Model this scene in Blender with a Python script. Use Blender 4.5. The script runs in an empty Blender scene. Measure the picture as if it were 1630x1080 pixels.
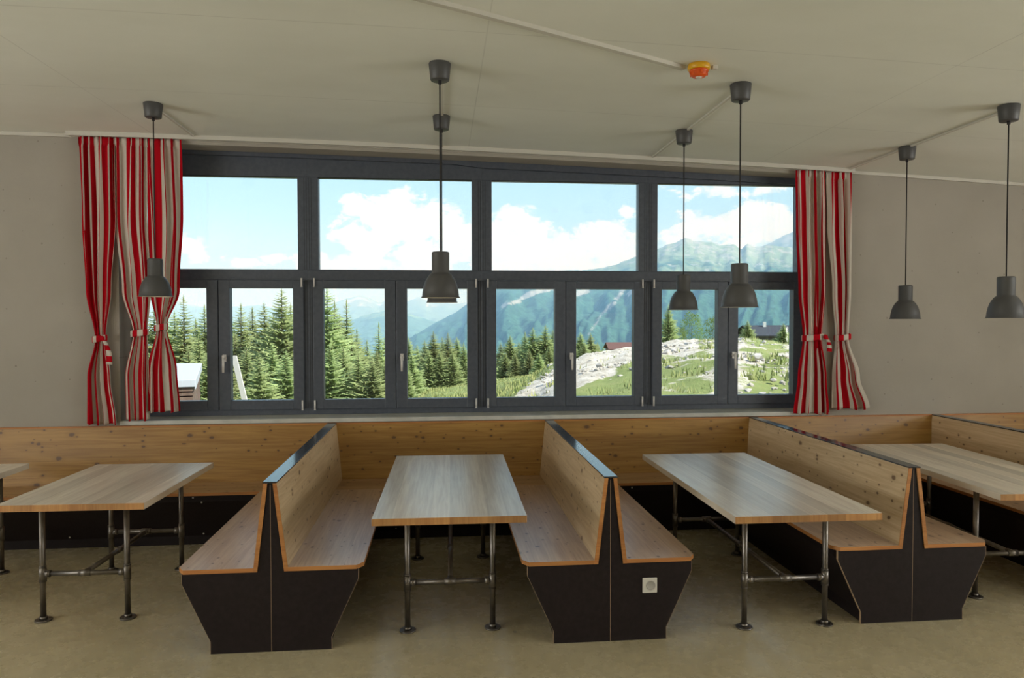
import bpy, bmesh, math, random
from mathutils import Vector, Matrix, noise
random.seed(7)
C = bpy.context.scene
COL = C.collection
# ------------------------------------------------------------------ camera
F, CX, CY, CZ = 1164.7, 0.9147, -6.1693, 1.7492
YAW, PITCH, ROLL = 0.0971, -0.025, -0.0013
_f = Vector((math.sin(YAW)*math.cos(PITCH), math.cos(YAW)*math.cos(PITCH), math.sin(PITCH)))
_r = Vector((math.cos(YAW), -math.sin(YAW), 0)); _u = _r.cross(_f)
_r, _u = math.cos(ROLL)*_r+math.sin(ROLL)*_u, -math.sin(ROLL)*_r+math.cos(ROLL)*_u
CAMO = Vector((CX, CY, CZ))
cam = bpy.data.cameras.new('camera'); co = bpy.data.objects.new('camera', cam); COL.objects.link(co)
m = Matrix((_r, _u, -_f)).transposed().to_4x4(); m.translation = CAMO; co.matrix_world = m
cam.sensor_width = 36; cam.lens = F*36/1630; cam.clip_start = .05; cam.clip_end = 20000
C.camera = co
C.view_settings.view_transform = 'Standard'; C.view_settings.look = 'None'
C.view_settings.exposure = 0.0; C.view_settings.gamma = 1; C.view_settings.use_curve_mapping = False

def direction(px, py):            # a bearing out of the window
    return (_f + _r*((px-815)/F) - _u*((py-540)/F)).normalized()
def az_el(px, py):
    d = direction(px, py); return math.atan2(d.x, d.y), math.asin(d.z)
def far(px, d):                   # ground point on a bearing at a distance
    v = _f + _r*((px-815)/F); v.z = 0; k = d/v.length*math.sqrt(1+((px-815)/F)**2)
    return CAMO.x+v.x*k, CAMO.y+v.y*k
def z_at(py, d): return CZ-(py-511)/F*d

# ------------------------------------------------------------------ world
SKY_GAIN = 1.34
w = bpy.data.worlds.new('world'); C.world = w; w.use_nodes = True
nt = w.node_tree; nt.nodes.clear()
def N(t, kind, **kw):
    n = t.nodes.new(kind)
    for k, v in kw.items(): setattr(n, k, v)
    return n
def mth(t, op, a, b=None, c=None, clamp=False):
    n = N(t, 'ShaderNodeMath', operation=op, use_clamp=clamp)
    for i, v in enumerate((a, b, c)):
        if v is None: continue
        if isinstance(v, (int, float)): n.inputs[i].default_value = v
        else: t.links.new(v, n.inputs[i])
    return n.outputs[0]
def mixc(t, f, a, b, blend='MIX'):
    n = N(t, 'ShaderNodeMix', data_type='RGBA', blend_type=blend)
    for i, v in ((0, f), (6, a), (7, b)):
        if isinstance(v, (int, float)): n.inputs[i].default_value = v
        elif isinstance(v, tuple): n.inputs[i].default_value = (*v, 1) if len(v) == 3 else v
        else: t.links.new(v, n.inputs[i])
    return n.outputs[2]
def ramp(t, f, stops):
    n = N(t, 'ShaderNodeValToRGB'); e = n.color_ramp.elements
    while len(e) < len(stops): e.new(.5)
    for i, (p, c) in enumerate(stops):
        e[i].position = p; e[i].color = (*c, 1) if len(c) == 3 else c
    t.links.new(f, n.inputs[0]); return n.outputs[0]
def nz(t, vec, scale, detail=4, rough=.55, dist=0):
    n = N(t, 'ShaderNodeTexNoise'); n.inputs['Scale'].default_value = scale; n.inputs['Detail'].default_value = detail
    n.inputs['Roughness'].default_value = rough; n.inputs['Distortion'].default_value = dist
    if vec is not None: t.links.new(vec, n.inputs['Vector'])
    return n.outputs[0]
def mapping(t, vec, scale=(1, 1, 1), loc=(0, 0, 0)):
    n = N(t, 'ShaderNodeMapping'); n.inputs['Scale'].default_value = scale; n.inputs['Location'].default_value = loc
    t.links.new(vec, n.inputs[0]); return n.outputs[0]

tc = N(nt, 'ShaderNodeTexCoord'); sep = N(nt, 'ShaderNodeSeparateXYZ'); nt.links.new(tc.outputs['Generated'], sep.inputs[0])
az = mth(nt, 'ARCTAN2', sep.outputs[0], sep.outputs[1]); el = mth(nt, 'ARCSINE', sep.outputs[2])
skycol = ramp(nt, mth(nt, 'MULTIPLY', el, 2.0, clamp=True),
              [(0, (.70, .84, .95)), (.10, (.62, .81, .96)), (.28, (.50, .77, .98)), (.45, (.44, .72, .97)), (1, (.40, .60, .95))])
BL = [(640, 352, 85, 42, 1), (562, 327, 24, 15, .9), (705, 385, 75, 48, 1), (600, 375, 60, 30, .9), (535, 418, 60, 14, .8),
      (635, 418, 85, 24, .9), (825, 368, 60, 34, 1), (790, 405, 60, 40, 1), (880, 405, 90, 30, 1), (958, 378, 42, 26, .95),
      (985, 400, 60, 30, .9), (1001, 334, 16, 11, .7), (860, 428, 130, 18, .9), (1112, 362, 34, 26, .8), (1215, 358, 75, 34, 1), (1150, 385, 90, 22, .8),
      (1170, 302, 100, 12, .45), (300, 392, 36, 16, .55), (395, 414, 70, 9, .5), (560, 452, 120, 8, .4)]
mx = None
for px, py, rx, ry, wt in BL:
    a0, e0 = az_el(px, py)
    dx = mth(nt, 'MULTIPLY', mth(nt, 'SUBTRACT', az, a0), F/rx); dy = mth(nt, 'MULTIPLY', mth(nt, 'SUBTRACT', el, e0), F/ry)
    r2 = mth(nt, 'ADD', mth(nt, 'MULTIPLY', dx, dx), mth(nt, 'MULTIPLY', dy, dy))
    v = mth(nt, 'MULTIPLY', mth(nt, 'SUBTRACT', 1.0, mth(nt, 'MULTIPLY', r2, .6)), wt)
    mx = v if mx is None else mth(nt, 'MAXIMUM', mx, v)
mx = mth(nt, 'MAXIMUM', mx, -.5)
sc_ = mapping(nt, tc.outputs['Generated'], (1, 1, 1.7))
n1 = nz(nt, sc_, 24, 10, .66, .2)
cv = mth(nt, 'ADD', mx, mth(nt, 'MULTIPLY', mth(nt, 'SUBTRACT', n1, .5), 3.4))
hi = mth(nt, 'MULTIPLY', mth(nt, 'SUBTRACT', nz(nt, tc.outputs['Generated'], 3, 6), .55), 3.0, clamp=True)   # scattered clouds over the rest of the sky
hi = mth(nt, 'MULTIPLY', hi, mth(nt, 'MULTIPLY', mth(nt, 'SUBTRACT', el, .26), 6.0, clamp=True))
cm = N(nt, 'ShaderNodeMapRange', interpolation_type='SMOOTHSTEP'); nt.links.new(cv, cm.inputs[0]); cm.inputs[1].default_value = .18; cm.inputs[2].default_value = .6
cover = mth(nt, 'MAXIMUM', cm.outputs[0], hi)
cl = ramp(nt, nz(nt, sc_, 22, 5), [(.3, (.90, .94, .98)), (.6, (1.0, 1.0, 1.0))])
sk = mixc(nt, cover, skycol, cl)
below = mth(nt, 'LESS_THAN', el, -.01)
sk = mixc(nt, below, sk, (.20, .25, .17))
bg = N(nt, 'ShaderNodeBackground'); nt.links.new(sk, bg.inputs[0]); bg.inputs[1].default_value = SKY_GAIN
wo = N(nt, 'ShaderNodeOutputWorld'); nt.links.new(bg.outputs[0], wo.inputs[0])
# ------------------------------------------------------------------ sun and fill lamps added at unseen side windows
sl = bpy.data.lights.new('sun', 'SUN'); sl.energy = 10.0; sl.angle = .01; sl.color = (1, .95, .86)
so = bpy.data.objects.new('sun', sl); COL.objects.link(so)
so.rotation_euler = Vector((.8, -.45, .85)).to_track_quat('Z', 'Y').to_euler()
REAR_Y = -11.0
ADDED_SIDE_WIN = [(-8.3, -6.0), (-5.6, -3.3)]            # unseen windows added in both side walls to go with the fill lamps
SIDE_FILL_W = 155
for a, b in ADDED_SIDE_WIN:
    for x, sg in ((-6.0, 1), (8.6, -1)):
        al = bpy.data.lights.new('added_side_fill', 'AREA'); al.shape = 'RECTANGLE'; al.size = b-a-.1; al.size_y = 1.75; al.energy = SIDE_FILL_W; al.color = (1, .98, .94)
        ao = bpy.data.objects.new('added_side_fill', al); COL.objects.link(ao); ao.location = (x+sg*.03, (a+b)/2, 1.9)
        ao.rotation_euler = Vector((-sg, 0, -1.0)).to_track_quat('Z', 'Y').to_euler()      # added fill lamp, tilted upward to brighten the ceiling

# ------------------------------------------------------------------ materials
def mat(name, col=(.5, .5, .5), rough=.5, metal=0, spec=.5):
    m = bpy.data.materials.new(name); m.use_nodes = True; b = m.node_tree.nodes['Principled BSDF']
    b.inputs['Base Color'].default_value = (*col, 1); b.inputs['Roughness'].default_value = rough
    b.inputs['Metallic'].default_value = metal; b.inputs['Specular IOR Level'].default_value = spec
    return m
def bs(m): return m.node_tree, m.node_tree.nodes['Principled BSDF']
def bump(t, b, h, dist, strength=.5):
    n = N(t, 'ShaderNodeBump'); n.inputs['Distance'].default_value = dist; n.inputs['Strength'].default_value = strength
    t.links.new(h, n.inputs['Height']); t.links.new(n.outputs[0], b.inputs['Normal'])
def speck(name, c1, c2, scale, rough=.6, bmp=0, metal=0, detail=5, lo=.35, hi=.65, spec=.5):
    m = mat(name, c1, rough, metal, spec); t, b = bs(m); tc = N(t, 'ShaderNodeTexCoord')
    n = nz(t, tc.outputs['Object'], scale, detail)
    t.links.new(ramp(t, n, [(lo, c1), (hi, c2)]), b.inputs['Base Color'])
    if bmp: bump(t, b, n, bmp)
    return m
def wood(name, light, dark, along, across, plank, rough=.45, knots=1.0, knotcol=(.10, .05, .025), tone=.25, kscale=4.2, thr=.085):
    """planks run along axis `along`, stacked on axis `across`"""
    m = mat(name, light, rough); t, b = bs(m); tc = N(t, 'ShaderNodeTexCoord'); oi = N(t, 'ShaderNodeObjectInfo')
    off = N(t, 'ShaderNodeVectorMath', operation='ADD'); t.links.new(tc.outputs['Object'], off.inputs[0])
    cmb = N(t, 'ShaderNodeCombineXYZ')
    rr = mth(t, 'MULTIPLY', oi.outputs['Random'], 7.0)
    t.links.new(rr, cmb.inputs['XYZ'.index(along)]); t.links.new(cmb.outputs[0], off.inputs[1])
    s = N(t, 'ShaderNodeSeparateXYZ'); t.links.new(off.outputs[0], s.inputs[0])
    A = s.outputs['XYZ'.index(along)]; B = s.outputs['XYZ'.index(across)]
    pid = mth(t, 'FLOOR', mth(t, 'DIVIDE', B, plank)); pf = mth(t, 'FRACT', mth(t, 'DIVIDE', B, plank))
    wn = N(t, 'ShaderNodeTexWhiteNoise', noise_dimensions='2D'); cc = N(t, 'ShaderNodeCombineXYZ')
    t.links.new(pid, cc.inputs[0]); t.links.new(rr, cc.inputs[1]); t.links.new(cc.outputs[0], wn.inputs['Vector'])
    # 2-d board coordinates, shifted board by board
    v = N(t, 'ShaderNodeCombineXYZ'); t.links.new(mth(t, 'ADD', A, mth(t, 'MULTIPLY', pid, 3.37)), v.inputs[0]); t.links.new(B, v.inputs[1])
    V = v.outputs[0]
    g = nz(t, mapping(t, V, (1.2, 40, 1)), 1.6, 6, .65, .5)
    g2 = nz(t, mapping(t, V, (.8, 9, 1)), 1.3, 4, .6, 1.5)
    gg = N(t, 'ShaderNodeMapRange', interpolation_type='SMOOTHSTEP'); t.links.new(mth(t, 'ADD', mth(t, 'MULTIPLY', g, .5), mth(t, 'MULTIPLY', g2, .5)), gg.inputs[0])
    gg.inputs[1].default_value = .36; gg.inputs[2].default_value = .64
    base = mixc(t, gg.outputs[0], light, dark)
    tn = mth(t, 'ADD', 1-tone/2, mth(t, 'MULTIPLY', wn.outputs['Value'], tone))
    hs = N(t, 'ShaderNodeHueSaturation'); t.links.new(tn, hs.inputs['Value']); t.links.new(base, hs.inputs['Color'])
    base = hs.outputs[0]
    if knots:
        wob = mth(t, 'MULTIPLY', mth(t, 'SUBTRACT', nz(t, V, 40, 3, .7), .5), .10)
        for ks, th, keep in ((kscale, thr, .35), (kscale*2.3, thr*1.25, .55)):
            vo = N(t, 'ShaderNodeTexVoronoi', feature='F1', voronoi_dimensions='2D'); vo.inputs['Scale'].default_value = ks
            t.links.new(mapping(t, V, (.85, 1.25, 1), (ks, ks*.37, 0)), vo.inputs['Vector'])
            sc3 = N(t, 'ShaderNodeSeparateColor'); t.links.new(vo.outputs['Color'], sc3.inputs[0])
            rad = mth(t, 'MULTIPLY', mth(t, 'ADD', .35, sc3.outputs[1]), th)
            kd = mth(t, 'DIVIDE', mth(t, 'ADD', vo.outputs['Distance'], wob), rad)
            mr = N(t, 'ShaderNodeMapRange', interpolation_type='SMOOTHSTEP'); t.links.new(kd, mr.inputs[0]); mr.inputs[1].default_value = .45; mr.inputs[2].default_value = 1.0
            mr.inputs[3].default_value = 1; mr.inputs[4].default_value = 0
            hal = N(t, 'ShaderNodeMapRange', interpolation_type='SMOOTHSTEP'); t.links.new(kd, hal.inputs[0]); hal.inputs[1].default_value = .8; hal.inputs[2].default_value = 2.4
            hal.inputs[3].default_value = 1; hal.inputs[4].default_value = 0
            sel = mth(t, 'GREATER_THAN', sc3.outputs[0], keep)
            base = mixc(t, mth(t, 'MULTIPLY', mth(t, 'MULTIPLY', hal.outputs[0], sel), .45*knots), base, dark)
            base = mixc(t, mth(t, 'MULTIPLY', mth(t, 'MULTIPLY', mr.outputs[0], sel), .85*knots), base, knotcol)
    seam = mth(t, 'LESS_THAN', mth(t, 'MULTIPLY', mth(t, 'MINIMUM', pf, mth(t, 'SUBTRACT', 1.0, pf)), plank), .0009)
    base = mixc(t, mth(t, 'MULTIPLY', seam, .45), base, dark)
    t.links.new(base, b.inputs['Base Color'])
    bump(t, b, g, .0006, .35)
    return m
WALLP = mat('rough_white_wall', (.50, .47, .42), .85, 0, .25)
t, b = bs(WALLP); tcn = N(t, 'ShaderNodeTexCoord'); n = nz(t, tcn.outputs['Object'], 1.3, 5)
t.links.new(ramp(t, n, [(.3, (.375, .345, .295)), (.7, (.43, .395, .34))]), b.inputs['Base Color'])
s2 = N(t, 'ShaderNodeSeparateXYZ'); t.links.new(tcn.outputs['Object'], s2.inputs[0]); c2 = N(t, 'ShaderNodeCombineXYZ')
t.links.new(s2.outputs[0], c2.inputs[0]); t.links.new(s2.outputs[2], c2.inputs[1])
vo = N(t, 'ShaderNodeTexVoronoi', voronoi_dimensions='2D'); vo.inputs['Scale'].default_value = 4.5; t.links.new(c2.outputs[0], vo.inputs['Vector'])
v3 = N(t, 'ShaderNodeSeparateColor'); t.links.new(vo.outputs['Color'], v3.inputs[0])
pit = mth(t, 'LESS_THAN', mth(t, 'ADD', vo.outputs['Distance'], mth(t, 'MULTIPLY', mth(t, 'SUBTRACT', nz(t, tcn.outputs['Object'], 60, 2), .5), .05)), mth(t, 'MULTIPLY', v3.outputs[0], .035))
t.links.new(mixc(t, mth(t, 'MULTIPLY', pit, .55), b.inputs['Base Color'].links[0].from_socket, (.2, .18, .15)), b.inputs['Base Color'])
h = mth(t, 'SUBTRACT', nz(t, tcn.outputs['Object'], 28, 6, .7), mth(t, 'MULTIPLY', pit, 1.0)); bump(t, b, h, .004, .5)
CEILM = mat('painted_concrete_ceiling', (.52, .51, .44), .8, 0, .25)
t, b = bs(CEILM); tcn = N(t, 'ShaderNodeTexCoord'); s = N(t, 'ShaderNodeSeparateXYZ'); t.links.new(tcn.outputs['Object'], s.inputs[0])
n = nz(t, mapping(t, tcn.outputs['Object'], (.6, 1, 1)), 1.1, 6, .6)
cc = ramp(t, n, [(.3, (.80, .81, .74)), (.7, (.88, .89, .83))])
jl = mth(t, 'MINIMUM', mth(t, 'ABSOLUTE', mth(t, 'SUBTRACT', mth(t, 'FRACT', mth(t, 'DIVIDE', mth(t, 'ADD', s.outputs[1], 20.62), 1.25)), .5)), 1)
jx = mth(t, 'ABSOLUTE', mth(t, 'SUBTRACT', mth(t, 'FRACT', mth(t, 'DIVIDE', mth(t, 'ADD', s.outputs[0], 20.1), 2.5)), .5))
ln = mth(t, 'MAXIMUM', mth(t, 'LESS_THAN', jl, .0028), mth(t, 'LESS_THAN', jx, .0012))
cc = mixc(t, mth(t, 'MULTIPLY', ln, mth(t, 'MULTIPLY', nz(t, tcn.outputs['Object'], 2, 2), .35)), cc, (.2, .19, .16))
t.links.new(cc, b.inputs['Base Color']); bump(t, b, nz(t, tcn.outputs['Object'], 9, 6, .7), .004, .3)
FLOORM = mat('polished_screed_floor', (.3, .26, .2), .3)
t, b = bs(FLOORM); tcn = N(t, 'ShaderNodeTexCoord')
n = nz(t, tcn.outputs['Object'], .9, 6, .6, .4); n2 = nz(t, tcn.outputs['Object'], 7, 6, .7); n3 = nz(t, tcn.outputs['Object'], 60, 4, .7)
cc = ramp(t, n, [(.3, (.42, .345, .185)), (.55, (.54, .45, .265)), (.75, (.62, .54, .35))])
cc = mixc(t, mth(t, 'MULTIPLY', n2, .5), cc, (.42, .35, .23)); cc = mixc(t, mth(t, 'MULTIPLY', n3, .35), cc, (.50, .45, .34))
vo = N(t, 'ShaderNodeTexVoronoi'); vo.inputs['Scale'].default_value = 2.2; t.links.new(tcn.outputs['Object'], vo.inputs['Vector'])
sp = mth(t, 'LESS_THAN', vo.outputs['Distance'], .035); cc = mixc(t, mth(t, 'MULTIPLY', sp, .5), cc, (.12, .09, .06))
t.links.new(cc, b.inputs['Base Color'])
rr = mth(t, 'ADD', .14, mth(t, 'MULTIPLY', n2, .26)); t.links.new(rr, b.inputs['Roughness']); bump(t, b, n2, .004, .2)

M = dict(
    larch_x=wood('oiled_larch_wall_panel', (.44, .245, .06), (.30, .145, .03), 'X', 'Z', .127, .42, 1.0, tone=.16),
    larch_sx=wood('larch_seat_board_crosswise', (.52, .34, .17), (.38, .22, .10), 'X', 'Y', .19, .38, .9, tone=.14),
    larch_y=wood('larch_seat_board', (.62, .45, .31), (.46, .30, .20), 'Y', 'X', .19, .30, .95, tone=.16, knotcol=(.12, .07, .05)),
    larch_b=wood('larch_backrest_board', (.70, .53, .33), (.54, .37, .20), 'Y', 'Z', .15, .40, 1.0, tone=.14, knotcol=(.13, .065, .035)),
    top=wood('oak_stave_tabletop', (.74, .665, .55), (.57, .48, .385), 'Y', 'X', .098, .31, 0, tone=.42),
    edge=wood('orange_larch_edge', (.56, .25, .075), (.42, .16, .045), 'X', 'Z', 2.0, .45, 0, tone=.2),
    tedge=wood('end_grain_edge', (.50, .26, .09), (.38, .17, .055), 'Z', 'X', .098, .5, 0, tone=.5),
    black=speck('brown_black_film_plywood', (.0165, .0112, .0115), (.022, .0155, .0158), 40, .5, .0002, spec=.22),
    cap=mat('dark_laminate_cap', (.018, .022, .032), .16, 0, .9),
    ply=mat('pale_plywood_edge', (.42, .28, .17), .6),
    pipe=speck('raw_steel_pipe', (.16, .14, .12), (.24, .215, .19), 14, .38, .0004, .85),
    frame=speck('anthracite_window_frame', (.072, .083, .106), (.090, .102, .128), 30, .42, .0003),
    groove=mat('black_window_seal', (.008, .008, .009), .7),
    alu=mat('satin_aluminium_fitting', (.78, .75, .72), .45, .15),
    white=mat('white_painted_sheet', (.62, .59, .52), .5),
    sill=speck('pale_concrete_sill', (.50, .50, .45), (.62, .61, .56), 6, .4, .001),
    lamp=mat('dark_grey_lamp_enamel', (.072, .070, .070), .5),
    lampin=mat('white_lamp_lining', (.75, .70, .6), .5),
    cord=mat('black_textile_cord', (.02, .018, .018), .8),
    bulb=mat('frosted_bulb', (.8, .78, .7), .3),
    yellow=mat('yellow_plastic', (.72, .38, .01), .4), orange=mat('orange_plastic', (.75, .10, .01), .4),
    socket=mat('white_socket_plastic', (.70, .66, .58), .4), sockin=mat('socket_well_plastic', (.42, .39, .34), .5),
    screw=mat('bright_screw_head', (.7, .68, .62), .35, .8),
    bark=speck('spruce_bark', (.10, .07, .05), (.17, .13, .10), 12, .9),
)
GL = bpy.data.materials.new('window_glass'); GL.use_nodes = True; t = GL.node_tree; t.nodes.clear()
tr = N(t, 'ShaderNodeBsdfTransparent'); tr.inputs[0].default_value = (.95, .975, .965, 1)
gs = N(t, 'ShaderNodeBsdfGlossy'); gs.inputs['Roughness'].default_value = .02; fr = N(t, 'ShaderNodeFresnel'); fr.inputs[0].default_value = 1.5
mx_ = N(t, 'ShaderNodeMixShader'); t.links.new(fr.outputs[0], mx_.inputs[0]); t.links.new(tr.outputs[0], mx_.inputs[1]); t.links.new(gs.outputs[0], mx_.inputs[2])
mo = N(t, 'ShaderNodeOutputMaterial'); t.links.new(mx_.outputs[0], mo.inputs[0])
# curtain cloth: woven red and white stripes across the cloth's own width, some light passes through
def cloth(name, plain=False):
    m = bpy.data.materials.new(name); m.use_nodes = True; t = m.node_tree; t.nodes.clear()
    uv = N(t, 'ShaderNodeUVMap'); s = N(t, 'ShaderNodeSeparateXYZ'); t.links.new(uv.outputs[0], s.inputs[0])
    st = mth(t, 'LESS_THAN', mth(t, 'FRACT', s.outputs[0]), .5)
    col = mixc(t, st, (.80, .74, .65), (.62, .012, .024)) if not plain else mixc(t, 0.0, (.70, .64, .55), (1, 1, 1))
    d = N(t, 'ShaderNodeBsdfDiffuse'); tl = N(t, 'ShaderNodeBsdfTranslucent'); t.links.new(col, d.inputs[0]); t.links.new(col, tl.inputs[0])
    x = N(t, 'ShaderNodeMixShader'); x.inputs[0].default_value = .28; t.links.new(d.outputs[0], x.inputs[1]); t.links.new(tl.outputs[0], x.inputs[2])
    o = N(t, 'ShaderNodeOutputMaterial'); t.links.new(x.outputs[0], o.inputs[0])
    return m
M['cloth'] = cloth('red_white_striped_cotton')

# ------------------------------------------------------------------ mesh helpers
class MB:
    def __init__(s): s.bm = bmesh.new(); s.uvl = None
    def box(s, a, b, mi=0):
        (x0, y0, z0), (x1, y1, z1) = a, b
        v = [s.bm.verts.new((x, y, z)) for x in (x0, x1) for y in (y0, y1) for z in (z0, z1)]
        for q in ((0, 1, 3, 2), (4, 6, 7, 5), (0, 4, 5, 1), (2, 3, 7, 6), (0, 2, 6, 4), (1, 5, 7, 3)):
            f = s.bm.faces.new([v[i] for i in q]); f.material_index = mi
        return s
    def prism(s, pts, axis, a, b, mi=0, capmi=None):
        """polygon pts (2-d, the two other axes in xyz order) extruded along axis from a to b"""
        def P(p, c):
            l = list(p); l.insert('xyz'.index(axis), c); return l
        A = [s.bm.verts.new(P(p, a)) for p in pts]; B = [s.bm.verts.new(P(p, b)) for p in pts]
        n = len(pts)
        for i in range(n):
            f = s.bm.faces.new((A[i], A[(i+1) % n], B[(i+1) % n], B[i])); f.material_index = mi[i] if isinstance(mi, list) else mi
        c = capmi if capmi is not None else (mi if not isinstance(mi, list) else 0)
        for X in (A[::-1], B):
            f = s.bm.faces.new(X); f.material_index = c
        return s
    def tube(s, p, q, r, n=16, mi=0, r2=None, caps=True):
        p, q = Vector(p), Vector(q); d = (q-p).normalized(); r2 = r if r2 is None else r2
        u = d.orthogonal().normalized(); v = d.cross(u)
        A = [s.bm.verts.new(p+(u*math.cos(a)+v*math.sin(a))*r) for a in [2*math.pi*i/n for i in range(n)]]
        B = [s.bm.verts.new(q+(u*math.cos(a)+v*math.sin(a))*r2) for a in [2*math.pi*i/n for i in range(n)]]
        for i in range(n):
            f = s.bm.faces.new((A[i], A[(i+1) % n], B[(i+1) % n], B[i])); f.material_index = mi; f.smooth = True
        if caps:
            for X in (A[::-1], B): s.bm.faces.new(X).material_index = mi
        return s
    def lathe(s, prof, c=(0, 0, 0), n=40, mi=0, closed=False):
        rings = []
        for r, z in prof:
            if r < 1e-5: rings.append([s.bm.verts.new((c[0], c[1], c[2]+z))])
            else: rings.append([s.bm.verts.new((c[0]+r*math.cos(2*math.pi*i/n), c[1]+r*math.sin(2*math.pi*i/n), c[2]+z)) for i in range(n)])
        for R, S in zip(rings, rings[1:]):
            for i in range(n):
                j = (i+1) % n
                q = [R[i % len(R)], R[j % len(R)], S[j % len(S)], S[i % len(S)]]
                q = list(dict.fromkeys(q))
                if len(q) > 2:
                    f = s.bm.faces.new(q); f.material_index = mi; f.smooth = True
        return s
    def build(s, name, mats, parent=None, bevel=0, loc=None):
        bmesh.ops.recalc_face_normals(s.bm, faces=s.bm.faces)
        me = bpy.data.meshes.new(name); s.bm.to_mesh(me); s.bm.free()
        for x in (mats if isinstance(mats, (list, tuple)) else [mats]): me.materials.append(x)
        o = bpy.data.objects.new(name, me); COL.objects.link(o)
        if loc: o.location = loc
        if parent: o.parent = parent
        if bevel:
            b = o.modifiers.new('bevel', 'BEVEL'); b.width = bevel; b.segments = 2; b.limit_method = 'ANGLE'; b.angle_limit = .6
        return o
def tag(o, label, cat, group=None, kind=None):
    if label: o['label'] = label
    if cat: o['category'] = cat
    if group: o['group'] = group
    if kind: o['kind'] = kind
    return o
def thing(name, label, cat, loc=(0, 0, 0), rz=0, group=None, kind=None):
    o = bpy.data.objects.new(name, None); COL.objects.link(o); o.location = loc; o.rotation_euler = (0, 0, rz)
    return tag(o, label, cat, group, kind)
def copy_tree(o, parent=None):
    c = o.copy(); COL.objects.link(c); c.parent = parent
    for ch in list(o.children): copy_tree(ch, c)
    return c
def struct(o): o['kind'] = 'structure'; return o

# ------------------------------------------------------------------ room shell
XL, XR = -6.0, 8.6
OX0, OX1, WB, SILL_Z = -1.66, 4.24, .34, .945     # window opening, wall thickness
def ceilz(x):
    dx = x-.9; return 3.19-.0248*dx-.00262*dx*dx
xs = [XL+(XR-XL)*i/40 for i in range(41)]
def strip(mb, x0, x1, y0, y1, ztop, zbot, n=24, mi=0):
    """a bar that follows the gentle slope of the ceiling"""
    P = []
    for i in range(n+1):
        x = x0+(x1-x0)*i/n
        P.append([mb.bm.verts.new(c) for c in ((x, y0, zbot(x)), (x, y1, zbot(x)), (x, y1, ztop(x)), (x, y0, ztop(x)))])
    for A, B in zip(P, P[1:]):
        for k in range(4): mb.bm.faces.new((A[k], A[(k+1) % 4], B[(k+1) % 4], B[k])).material_index = mi
    mb.bm.faces.new(P[0][::-1]); mb.bm.faces.new(P[-1])
    return mb
struct(MB().box((XL, REAR_Y, -.2), (XR, WB, 0)).build('floor', FLOORM))
struct(strip(MB(), XL, XR, REAR_Y, WB, lambda x: ceilz(x)+.25, ceilz, 40).build('ceiling', CEILM))
wb = MB().box((XL, 0, 0), (OX0, WB, 3.0)); strip(wb, XL, OX0, 0, WB, lambda x: ceilz(x)+.1, lambda x: 3.0)
wb.box((OX1, 0, 0), (XR, WB, 2.9-.3)); strip(wb, OX1, XR, 0, WB, lambda x: ceilz(x)+.1, lambda x: 2.6)
wb.box((OX0, 0, 0), (OX1, WB, SILL_Z-.035))
strip(wb, OX0, OX1, 0, .2, lambda x: ceilz(x)+.1, lambda x: ceilz(x)-.052)
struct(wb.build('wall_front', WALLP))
for nm, a, b in (('wall_left', XL-.25, XL), ('wall_right', XR, XR+.25)):
    rb = MB(); ey = [REAR_Y-.25]+[v for ab in ADDED_SIDE_WIN for v in ab]+[WB]
    rb.box((a, REAR_Y-.25, -.2), (b, WB, .95)); rb.box((a, REAR_Y-.25, 2.85 if a < 0 else 2.8), (b, WB, 3.6))
    for i in range(0, len(ey), 2): rb.box((a, ey[i], .95), (b, ey[i+1], 2.85 if a < 0 else 2.8))
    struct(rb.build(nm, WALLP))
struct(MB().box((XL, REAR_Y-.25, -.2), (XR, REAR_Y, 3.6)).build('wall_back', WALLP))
struct(MB().box((OX0, -.022, SILL_Z-.035), (OX1, WB, SILL_Z)).build('trim_1', M['sill'], bevel=.004))       # window sill
cr = strip(MB(), XL, XR, -.022, 0, lambda x: ceilz(x)-.001, lambda x: ceilz(x)-.028, 40); struct(cr.build('trim_2', M['white']))   # moulding in the corner
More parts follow.
